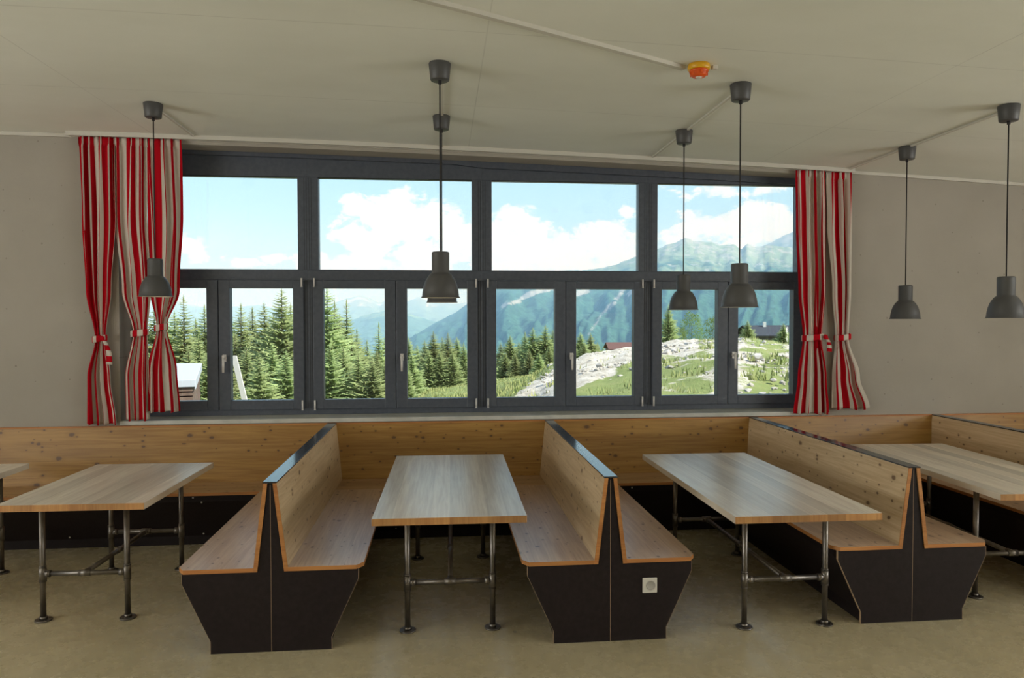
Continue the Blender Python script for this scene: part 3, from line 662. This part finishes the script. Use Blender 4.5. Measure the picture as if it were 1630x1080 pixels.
# scattered rubble and grass tufts
def stuff_mesh(name, mats, fn, label, cat):
    mb = MB(); fn(mb.bm); o = mb.build(name, mats); tag(o, label, cat, kind='stuff'); return o
def rubble(bm):
    r = random.Random(4)
    for _ in range(2200):
        px = r.uniform(860, 1330); d = r.uniform(11, 38)
        if r.random() > gravel_mask(px, d)+.12: continue
        x, y = far(px, d); s = r.uniform(.02, .06)*(1+(r.random() < .06)*1.5)
        g = bmesh.ops.create_icosphere(bm, subdivisions=1, radius=s, matrix=Matrix.Translation((x, y, ground(px, d)+s*.2)) @ Matrix.Rotation(r.uniform(0, 6), 4, 'Z') @ Matrix.Diagonal((r.uniform(.8, 1.7), 1, r.uniform(.5, .8), 1)))
        for v in g['verts']: v.co += Vector((r.uniform(-1, 1), r.uniform(-1, 1), r.uniform(-1, 1)))*s*.22
stuff_mesh('rubble', speck('pale_alpine_rubble', (.26, .23, .19), (.48, .44, .39), 3, .9), rubble, 'pale rubble scattered over the excavated slope outside', 'rubble')
def tufts(bm):
    r = random.Random(5)
    for _ in range(5200):
        px = r.uniform(640, 1330); d = r.uniform(11, 46)
        if r.random() < gravel_mask(px, d)*.93: continue
        if noise.noise(Vector((*far(px, d), 0))*.35) < -.05 and px > 900: continue
        x, y = far(px, d); z = ground(px, d)
        for k in range(5):
            a = r.uniform(0, 6.28); hh = r.uniform(.05, .17); w_ = .012+.0006*d; e = Vector((math.cos(a), math.sin(a), 0)); o_ = Vector((x+r.uniform(-.1, .1), y+r.uniform(-.1, .1), z-.03))
            bm.faces.new([bm.verts.new(o_-e*w_), bm.verts.new(o_+e*w_), bm.verts.new(o_+Vector((r.uniform(-.06, .06), r.uniform(-.06, .06), hh+.03)))])
stuff_mesh('grass_tufts', speck('alpine_grass', (.19, .23, .06), (.36, .35, .15), 1.2, .9), tufts, 'tufts of grass on the meadow and gravel slope outside', 'grass')

# ------------------------------------------------------------------ mountains
def mountain(name, label, ridge, d0, z0, d1, mats, amp, back=.25, seed=0, step=6, rows_n=70, power=1.25, clear=()):
    pts = ridge
    def rz(px):
        for (a, ya), (b_, yb) in zip(pts, pts[1:]):
            if a <= px <= b_: return ya+(yb-ya)*(px-a)/(b_-a)
        return pts[0][1] if px < pts[0][0] else pts[-1][1]
    bm = bmesh.new(); R = []; CL = []; px0, px1 = pts[0][0], pts[-1][0]; PX = [px0+step*i for i in range(int((px1-px0)/step)+1)]
    for j in range(rows_n+16):
        q = j/rows_n; row = []
        for px in PX:
            zr = z_at(rz(px), d1)
            if q <= 1:
                d = d0+(d1-d0)*q; z = z0+(zr-z0)*q**power; env = math.sin(math.pi*min(1, q*1.02))**.6 if q < .98 else .12
            else:
                d = d1+(q-1)*(d1-d0); z = zr-(q-1)*(zr-z0)*2.2; env = .3
            x, y = far(px, d); s = 1/amp
            rn = noise.hetero_terrain(Vector((x*.55*s*.09, y*.3*s*.09, seed)), .9, 2.1, 7, .6)
            fl = noise.fractal(Vector((px*.028, q*4.5, seed+3)), 1.0, 2.0, 4)
            z += ((rn-.9)*amp*.35+fl*amp*.55)*max(env, .0)
            if .85 < q <= 1: z += (noise.noise(Vector((px*.14, q*6, seed)))*.07+noise.noise(Vector((px*.45, q*14, seed)))*.05)*amp
            row.append(bm.verts.new((x, y, z)))
            v_ = 0
            if clear and q <= 1:      # bare avalanche tracks and pastures
                py = 511+(CZ-z)*F/d
                for pl in clear:
                    for (ax, ay), (bx_, by_) in zip(pl, pl[1:]):
                        L2 = (bx_-ax)**2+(by_-ay)**2; tt = max(0, min(1, ((px-ax)*(bx_-ax)+(py-ay)*(by_-ay))/L2))
                        dd = math.hypot(px-ax-(bx_-ax)*tt, py-ay-(by_-ay)*tt); v_ = max(v_, 1-dd/7.5)
            CL.append(v_)
        R.append(row)
    for A, B in zip(R, R[1:]):
        for i in range(len(PX)-1):
            f = bm.faces.new((A[i], A[i+1], B[i+1], B[i])); f.smooth = True
    me = bpy.data.meshes.new(name); bm.to_mesh(me); bm.free(); at = me.attributes.new('clearing', 'FLOAT', 'POINT'); at.data.foreach_set('value', CL); me.materials.append(mats); o = bpy.data.objects.new(name, me); COL.objects.link(o)
    return struct(tag(o, label, 'mountain'))
def mount_mat(name, forest, meadow, rock, h0, h1, scale):
    m = mat(name, forest, .95, 0, .05); t, b = bs(m); ge = N(t, 'ShaderNodeNewGeometry'); s = N(t, 'ShaderNodeSeparateXYZ'); t.links.new(ge.outputs['Position'], s.inputs[0])
    P = ge.outputs['Position']
    n_ = nz(t, P, scale, 9, .68); n2_ = nz(t, P, scale*7, 6, .7); n3_ = nz(t, mapping(t, P, (1, .6, 1.2)), scale*2.2, 9, .75)
    hh = mth(t, 'DIVIDE', mth(t, 'SUBTRACT', s.outputs[2], h0), h1-h0)
    k = mth(t, 'ADD', hh, mth(t, 'MULTIPLY', mth(t, 'SUBTRACT', n_, .5), 1.6))
    fo = mixc(t, mth(t, 'MULTIPLY', mth(t, 'SUBTRACT', n2_, .3), 2.5, clamp=True), tuple(c*.4 for c in forest), tuple(c*2.4 for c in forest))
    mr = N(t, 'ShaderNodeMapRange', interpolation_type='SMOOTHSTEP'); t.links.new(k, mr.inputs[0]); mr.inputs[1].default_value = .35; mr.inputs[2].default_value = .6
    c = mixc(t, mr.outputs[0], fo, mixc(t, n2_, meadow, tuple(v*1.35 for v in meadow)))
    ca = N(t, 'ShaderNodeAttribute', attribute_name='clearing')
    k2 = mth(t, 'ADD', mth(t, 'ADD', mth(t, 'MULTIPLY', hh, .32), n3_), mth(t, 'MULTIPLY', ca.outputs['Fac'], .30))
    mr2 = N(t, 'ShaderNodeMapRange', interpolation_type='SMOOTHSTEP'); t.links.new(k2, mr2.inputs[0]); mr2.inputs[1].default_value = .70; mr2.inputs[2].default_value = .82
    c = mixc(t, mr2.outputs[0], c, mixc(t, n2_, rock, tuple(min(1, v*1.5) for v in rock)))
    t.links.new(c, b.inputs['Base Color']); bump(t, b, n2_, 4.0, .8)
    return m
mountain('mountain', 'green and rocky mountain massif filling the view to the right', [(640, 545), (680, 524), (711, 508), (741, 487), (770, 464), (800, 440), (860, 437), (895, 432), (930, 430), (960, 428), (985, 420), (1014, 408), (1047, 397), (1070, 388), (1090, 379), (1104, 385), (1130, 386),
         (1150, 392), (1165, 390), (1180, 397), (1188, 388), (1200, 394), (1225, 391), (1262, 396), (1350, 400), (1600, 410), (2100, 430)], 330, -42, 1300,
         mount_mat('near_mountain_slopes', (.030, .080, .060), (.14, .20, .13), (.25, .26, .25), -10, 165, .016), 26, seed=2, step=3, rows_n=130, clear=[((936, 533), (948, 516), (958, 500), (966, 492), (980, 480), (996, 456)), ((800, 487), (822, 482), (840, 470), (862, 464), (890, 456)), ((1000, 470), (1012, 458)), ((918, 470), (934, 462))])
mountain('mountain', 'distant pale blue peak rising behind the massif at the right end of the window', [(1120, 440), (1170, 410), (1200, 398), (1225, 388), (1245, 377), (1262, 370), (1300, 352), (1380, 345), (1500, 380), (1700, 400)], 1500, 20, 2400,
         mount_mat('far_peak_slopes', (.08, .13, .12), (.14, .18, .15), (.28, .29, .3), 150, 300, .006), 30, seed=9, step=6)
mountain('mountain', 'hazy blue mountain chain on the horizon beyond the left spruces', [(-300, 470), (100, 480), (250, 474), (330, 490), (420, 486), (480, 500), (516, 490), (535, 482), (552, 476), (575, 470), (590, 475), (605, 483), (620, 477), (648, 481), (668, 473), (690, 478), (720, 484), (760, 480), (860, 470)], 2300, -60, 3600,
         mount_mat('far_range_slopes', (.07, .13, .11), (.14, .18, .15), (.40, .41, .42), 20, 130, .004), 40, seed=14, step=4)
mountain('mountain', 'wooded foothill in the valley in front of the distant blue chain', [(300, 535), (480, 528), (540, 518), (580, 503), (613, 494), (650, 500), (690, 512), (730, 520), (800, 530)], 1100, -75, 1900,
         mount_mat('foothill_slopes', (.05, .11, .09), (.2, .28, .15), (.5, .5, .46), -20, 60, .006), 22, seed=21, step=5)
# valley floor between the meadow and the mountains
vb = MB(); vb.prism([(-2500, 60), (3500, 60), (3500, 4200), (-2500, 4200)], 'z', -90, -80); struct(tag(vb.build('valley_floor', mount_mat('valley_forest', (.03, .065, .03), (.10, .16, .05), (.3, .3, .28), -80, 100, .01)), 'forested valley floor below the meadow', 'valley'))
# mountain air: thin real haze filling the valley
HZ = bpy.data.materials.new('valley_haze'); HZ.use_nodes = True; t = HZ.node_tree; t.nodes.clear()
vs = N(t, 'ShaderNodeVolumeScatter'); vs.inputs['Color'].default_value = (.31, .57, .93, 1); vs.inputs['Density'].default_value = .00080; vs.inputs['Anisotropy'].default_value = -.25
o_ = N(t, 'ShaderNodeOutputMaterial'); t.links.new(vs.outputs[0], o_.inputs['Volume'])
hz = MB().box((-2400, 120, -95), (3400, 4100, 200)).build('valley_haze', HZ); tag(hz, 'thin blue haze lying over the valley and mountains', 'haze', kind='stuff')

# ------------------------------------------------------------------ spruces
def foliage_mat(name, a, b_):
    m = bpy.data.materials.new(name); m.use_nodes = True; t = m.node_tree; t.nodes.clear()
    oi = N(t, 'ShaderNodeObjectInfo'); ge = N(t, 'ShaderNodeTexCoord')
    c = mixc(t, nz(t, ge.outputs['Object'], 9, 3), a, b_); hs = N(t, 'ShaderNodeHueSaturation'); t.links.new(c, hs.inputs['Color'])
    t.links.new(mth(t, 'ADD', .8, mth(t, 'MULTIPLY', oi.outputs['Random'], .4)), hs.inputs['Value']); t.links.new(mth(t, 'ADD', .485, mth(t, 'MULTIPLY', oi.outputs['Random'], .03)), hs.inputs['Hue'])
    d = N(t, 'ShaderNodeBsdfDiffuse'); tl = N(t, 'ShaderNodeBsdfTranslucent'); t.links.new(hs.outputs[0], d.inputs[0]); t.links.new(hs.outputs[0], tl.inputs[0])
    x = N(t, 'ShaderNodeMixShader'); x.inputs[0].default_value = .42; t.links.new(d.outputs[0], x.inputs[1]); t.links.new(tl.outputs[0], x.inputs[2])
    o = N(t, 'ShaderNodeOutputMaterial'); t.links.new(x.outputs[0], o.inputs[0]); return m
SPR = foliage_mat('spruce_needles', (.22, .30, .12), (.54, .58, .28)); LEAF = foliage_mat('shrub_leaves', (.12, .20, .06), (.28, .37, .13))
def spruce_mesh(seed, width=.17, dens=1.0):
    """unit-height spruce: drooping ragged boughs in whorls"""
    r = random.Random(seed); bm = bmesh.new(); z = .03
    while z < .985:
        rad = width*(1-z)**.85*r.uniform(.8, 1.15)+.006; nb = max(5, int(13*(1-z)**.6*dens+3)); a0 = r.uniform(0, 6)
        for k in range(nb):
            a = a0+k*6.283/nb+r.uniform(-.25, .25); L = rad*r.uniform(.7, 1.2); e = Vector((math.cos(a), math.sin(a), 0)); s_ = Vector((-e.y, e.x, 0))
            dr = r.uniform(.15, .45)*(1-z*.6); segs = 5; prev = None; p0_ = Vector((0, 0, z+r.uniform(-.006, .006)))
            for i in range(segs+1):
                q = i/segs; c = p0_+e*L*q+Vector((0, 0, -dr*L*q+.25*L*q*q)); wv = L*.20*(1-q*.82)*(1 if i else .15)
                cur = (bm.verts.new(c-s_*wv+Vector((0, 0, -wv*.75))), bm.verts.new(c), bm.verts.new(c+s_*wv+Vector((0, 0, -wv*.75))))
                if prev:
                    bm.faces.new((prev[0], prev[1], cur[1], cur[0])); bm.faces.new((prev[1], prev[2], cur[2], cur[1]))
                    for sgn in (-1, 1):      # side twigs make the bough ragged
                        tw = c+s_*sgn*wv*r.uniform(1.2, 2.3)+e*L*r.uniform(-.02, .12)+Vector((0, 0, -wv*r.uniform(.8, 2.0)))
                        bm.faces.new((bm.verts.new(c-e*L*.05), bm.verts.new(c+e*L*.06), bm.verts.new(tw)))
                prev = cur
        z += .016+.010*(1-z)
    bmesh.ops.create_cone(bm, segments=6, radius1=.006, radius2=.001, depth=.05, matrix=Matrix.Translation((0, 0, .975)))
    me = bpy.data.meshes.new('foliage'); bm.to_mesh(me); bm.free(); me.materials.append(SPR); return me
def trunk_mesh():
    mb = MB().tube((0, 0, 0), (0, 0, .97), .012, 8, r2=.002); me = bpy.data.meshes.new('trunk'); mb.bm.to_mesh(me); mb.bm.free(); me.materials.append(M['bark']); return me
SM = [spruce_mesh(11, .26, 1.2), spruce_mesh(12, .31, 1.2), spruce_mesh(13, .35, 1.2), spruce_mesh(14, .20, 1.1)]; TM = trunk_mesh()
def shrub_mesh(seed):
    r = random.Random(seed); bm = bmesh.new()
    for _ in range(2600):
        v = Vector((r.gauss(0, 1), r.gauss(0, 1), r.gauss(0, 1))).normalized()*r.uniform(.55, 1)**.5
        k = 1+.25*noise.noise(v*2+Vector((seed, 0, 0))); c = Vector((v.x*.30*k, v.y*.30*k, .52+v.z*.46*k)); s_ = .022
        A = [bm.verts.new(c+Vector((r.uniform(-1, 1), r.uniform(-1, 1), r.uniform(-1, 1)))*s_) for _ in range(3)]; bm.faces.new(A)
    me = bpy.data.meshes.new('foliage'); bm.to_mesh(me); bm.free(); me.materials.append(LEAF); return me
SHM = [shrub_mesh(1), shrub_mesh(2)]
def tree(px, pytop, d, label, group, kind=0, rz=0, name='spruce_tree', cat='tree', widen=1.0):
    x, y = far(px, d); g = ground(px, d)-.25; H = z_at(pytop, d)-g
    T = thing(name, label, cat, (x, y, g), rz, group); T.scale = (H*widen, H*widen, H)
    me = SM[kind] if name == 'spruce_tree' else SHM[kind % 2]
    fo = bpy.data.objects.new('foliage', me); COL.objects.link(fo); fo.parent = T
    tk = bpy.data.objects.new('trunk', TM); COL.objects.link(tk); tk.parent = T
    return T
g1, g2, g3 = 'spruces outside the left casements', 'spruces outside the centre casements', 'spruces beyond the meadow and mound'
SPECIAL = [
 (293, 468, 40, 'tall spruce rising above the white-topped lumber stack', g1, 3, 1.15), (326, 484, 43, 'spruce in the leftmost clear pane, against the frame', g1, 0, 1.1),
 (449, 458, 37, 'tallest spruce in the casement right of the leaning board', g1, 2, 1.0), (421, 480, 41, 'spruce just left of the tallest one in the second pane', g1, 1, 1.0),
 (384, 482, 43, 'spruce behind the pale leaning board', g1, 0, 1.1), (521, 455, 37, 'tallest spruce at the left edge of the centre left casement', g2, 1, 1.0),
 (552, 476, 41, 'slender spruce standing out before the blue peaks', g2, 3, 1.0), (603, 512, 48, 'lone slim spruce near the right of the centre left casement', g2, 3, 1.0),
 (1064, 484, 50, 'large spruce at the left edge of the fourth window, above the gravel', g3, 1, 1.0), (1190, 510, 46, 'small spruce left of the dark roofed house', g3, 1, 1.4), (1247, 515, 50, 'spruce right of the dark roofed house', g3, 2, 1.3)]
r = random.Random(3)
for px, py, d, lab, g, k, wd in SPECIAL: tree(px, py, d, lab, g, k, r.uniform(0, 6), widen=wd)
left = [(262, 500, 50), (278, 494, 44), (312, 506, 54), (340, 500, 50), (368, 503, 52), (402, 488, 47), (436, 498, 46), (463, 482, 48), (480, 470, 45), (497, 478, 50), (246, 490, 46),
        (255, 556, 30), (300, 548, 31), (330, 560, 29), (360, 552, 31), (392, 545, 32), (412, 560, 29), (433, 545, 32), (455, 556, 30), (478, 548, 32), (498, 556, 31), (374, 530, 38), (345, 535, 38), (316, 532, 37)]
for px, py, d in left: tree(px, py, d, 'one of the close-grown green spruces filling the left casements below the tall tips', g1, r.choice((0, 1, 2)), r.uniform(0, 6), widen=1.15)
cen = [(533, 478, 44), (541, 500, 47), (568, 522, 50), (584, 540, 55), (615, 530, 56), (632, 542, 50), (525, 545, 31), (546, 550, 32), (570, 556, 31), (592, 566, 31), (612, 572, 32), (628, 575, 33), (536, 520, 38), (560, 530, 39), (600, 556, 42)]
for px, py, d in cen: tree(px, py, d, 'one of the dense green spruces behind the centre left casement', g2, r.choice((0, 1, 2)), r.uniform(0, 6), widen=1.15)
cen2 = [(650, 536, 48), (664, 548, 52), (676, 541, 50), (690, 527, 47), (704, 536, 52), (713, 529, 48), (727, 536, 50), (738, 545, 47), (755, 540, 50), (772, 545, 55), (655, 560, 40), (646, 575, 36), (682, 556, 46), (700, 560, 46), (720, 560, 46)]
for px, py, d in cen2: tree(px, py, d, 'one of the spruces in the clump at the meadow edge below the centre lamps', 'spruces in the clump below the centre lamps', r.choice((0, 1, 2)), r.uniform(0, 6), widen=1.25)
rg = [(797, 545, 62), (812, 534, 60), (826, 544, 66), (836, 528, 62), (848, 521, 60), (858, 534, 64), (868, 517, 60), (880, 525, 62), (893, 529, 62), (804, 560, 58), (842, 555, 57), (874, 550, 57), (820, 562, 57), (858, 560, 56), (886, 556, 57)]
for px, py, d in rg: tree(px, py, d, 'one of the spruces in the dark row behind the meadow left of the gravel mound', g3, r.choice((0, 1, 2)), r.uniform(0, 6), widen=1.25)
for px, py, d in [(908, 528, 60), (924, 529, 60), (940, 530, 64), (951, 545, 68), (930, 545, 57), (960, 552, 70), (915, 548, 57)]: tree(px, py, d, 'one of the few spruces peeping over the white gravel mound', g3+' over the mound', r.choice((0, 1, 2)), r.uniform(0, 6), widen=1.3)
for px, py, d, lab, k in [(1101, 497, 60, 'rounded leafy tree rising above the pale gravel crest in the fourth window', 0), (1135, 503, 62, 'rounded leafy tree touching the right frame edge of that pane, right of a similar one', 1), (1082, 520, 58, 'low bush between the large spruce and the rounded tree', 1)]:
    tree(px, py, d, lab, None, k, r.uniform(0, 6), name='leafy_tree', widen=.9)
for px, py, d in [(1170, 535, 52), (1215, 545, 40), (1230, 550, 38), (1152, 530, 56), (1180, 540, 44), (1262, 535, 42)]: tree(px, py, d, 'one of the low bushes along the rocky bank before the dark roofed house', 'bushes on the rocky bank', 0, r.uniform(0, 6), name='bush', cat='bush', widen=.9)

# ------------------------------------------------------------------ lumber stack, leaning board, houses outside
x0, y0 = far(238, 12); x1, y1 = far(311, 12); zt = z_at(604, 12); zg = ground(270, 12)-.1
LS = thing('lumber_stack', 'stack of brown boards under a white sheet outside the left casement', 'lumber stack', (x1, y1, zg), .285)
H = zt-zg; W_ = x1-x0+.4; lb = MB(); rn = random.Random(8)
for k in range(int((H-.05)/.075)):
    lb.box((-W_+rn.uniform(0, .03), rn.uniform(0, .04), .05+k*.075), (-.03-rn.uniform(0, .03), 5.0, .05+k*.075+.055)); 
    for yy in (.3, 2.4, 4.6): lb.box((-W_+.05, yy, .05+k*.075+.055), (-.06, yy+.08, .05+k*.075+.075))
lb.build('boards', speck('weathered_brown_boards', (.09, .055, .04), (.17, .11, .08), 6, .8), LS)
cvr = MB(); 
for i in range(2): cvr.box((-W_-.02+i*(W_/2), -.03, H-.045), (-W_-.02+(i+1)*(W_/2)+.01, 5.1, H))
cvr.box((-W_-.02, -.035, H-.12), (.0, -.02, H)); cvr.box((-.02, -.03, H-.16), (.0, 5.1, H))
cvr.build('cover_sheet', mat('white_cover_sheet', (.42, .44, .48), .6), LS, bevel=.01)
a, b = far(372, 10), far(386, 10); zz0, zz1 = z_at(566, 10), z_at(636, 10)
gz = ground(386, 10)-.1; tt = (zz0-gz)/(zz0-zz1); bxp = a[0]+(b[0]-a[0])*tt; byp = a[1]+(b[1]-a[1])*tt
o = MB(); v0, v1 = Vector((a[0], a[1], zz0)), Vector((bxp, byp+.3, gz)); dd = (v1-v0).normalized(); sx = Vector((1, 0, 0))*.035; sy = Vector((0, 1, 0))*.015
q = [o.bm.verts.new(p+i*sx+j*sy) for p in (v0, v1) for i, j in ((-1, -1), (1, -1), (1, 1), (-1, 1))]
for k in range(4): o.bm.faces.new((q[k], q[(k+1) % 4], q[4+(k+1) % 4], q[4+k]))
o.bm.faces.new(q[:4]); o.bm.faces.new(q[4:])
tag(o.build('leaning_board', mat('bleached_board', (.62, .60, .55), .7)), 'pale board leaning outside the second casement from the left', 'board')
def house(name, pxa, pxb, pytop, d, wall, roofm, label, h=2.6, rise=.9, dep=5, chim=None, nw=4, eave=.25):
    xa, ya = far(pxa, d); xb, yb = far(pxb, d); zr = z_at(pytop, d); L = math.hypot(xb-xa, yb-ya); zb = zr-h-rise
    Hs = thing(name, label, 'house', (xa, ya, zb), math.atan2(yb-ya, xb-xa))
    MB().box((0, 0, 0), (L, dep, h)).build('wall', wall, Hs)
    rf = MB().prism([(-eave, h-.06), (dep/2, h+rise), (dep+eave, h-.06), (dep+eave, h+.02), (dep/2, h+rise+.1), (-eave, h+.02)], 'x', -eave, L+eave).build('roof', roofm, Hs)
    for i in range(nw):
        xx = L*(i+.5)/nw; MB().box((xx-.3, -.03, h*.45), (xx+.3, .0, h*.8)).build('window', M['groove'], Hs)
    if chim: MB().box((L*chim-.12, dep*.4, h), (L*chim+.12, dep*.4+.24, h+rise+.4)).build('chimney', M['sill'], Hs)
house('chalet', 1204, 1300, 521, 62, speck('dark_timber_wall', (.06, .05, .045), (.10, .085, .075), 3, .8), mat('slate_roof', (.05, .055, .065), .9, 0, .1), 'long dark roofed house behind the rocky bank at the right of the view', 1.6, .75, 6, chim=.30)
house('hut', 972, 1016, 548, 75, speck('brown_hut_wall', (.14, .06, .04), (.2, .09, .06), 3, .8), mat('red_brown_roof', (.13, .07, .06), .9, 0, .1), 'small brown hut roof peeping over the gravel mound', 1.4, .55, 4, nw=2)
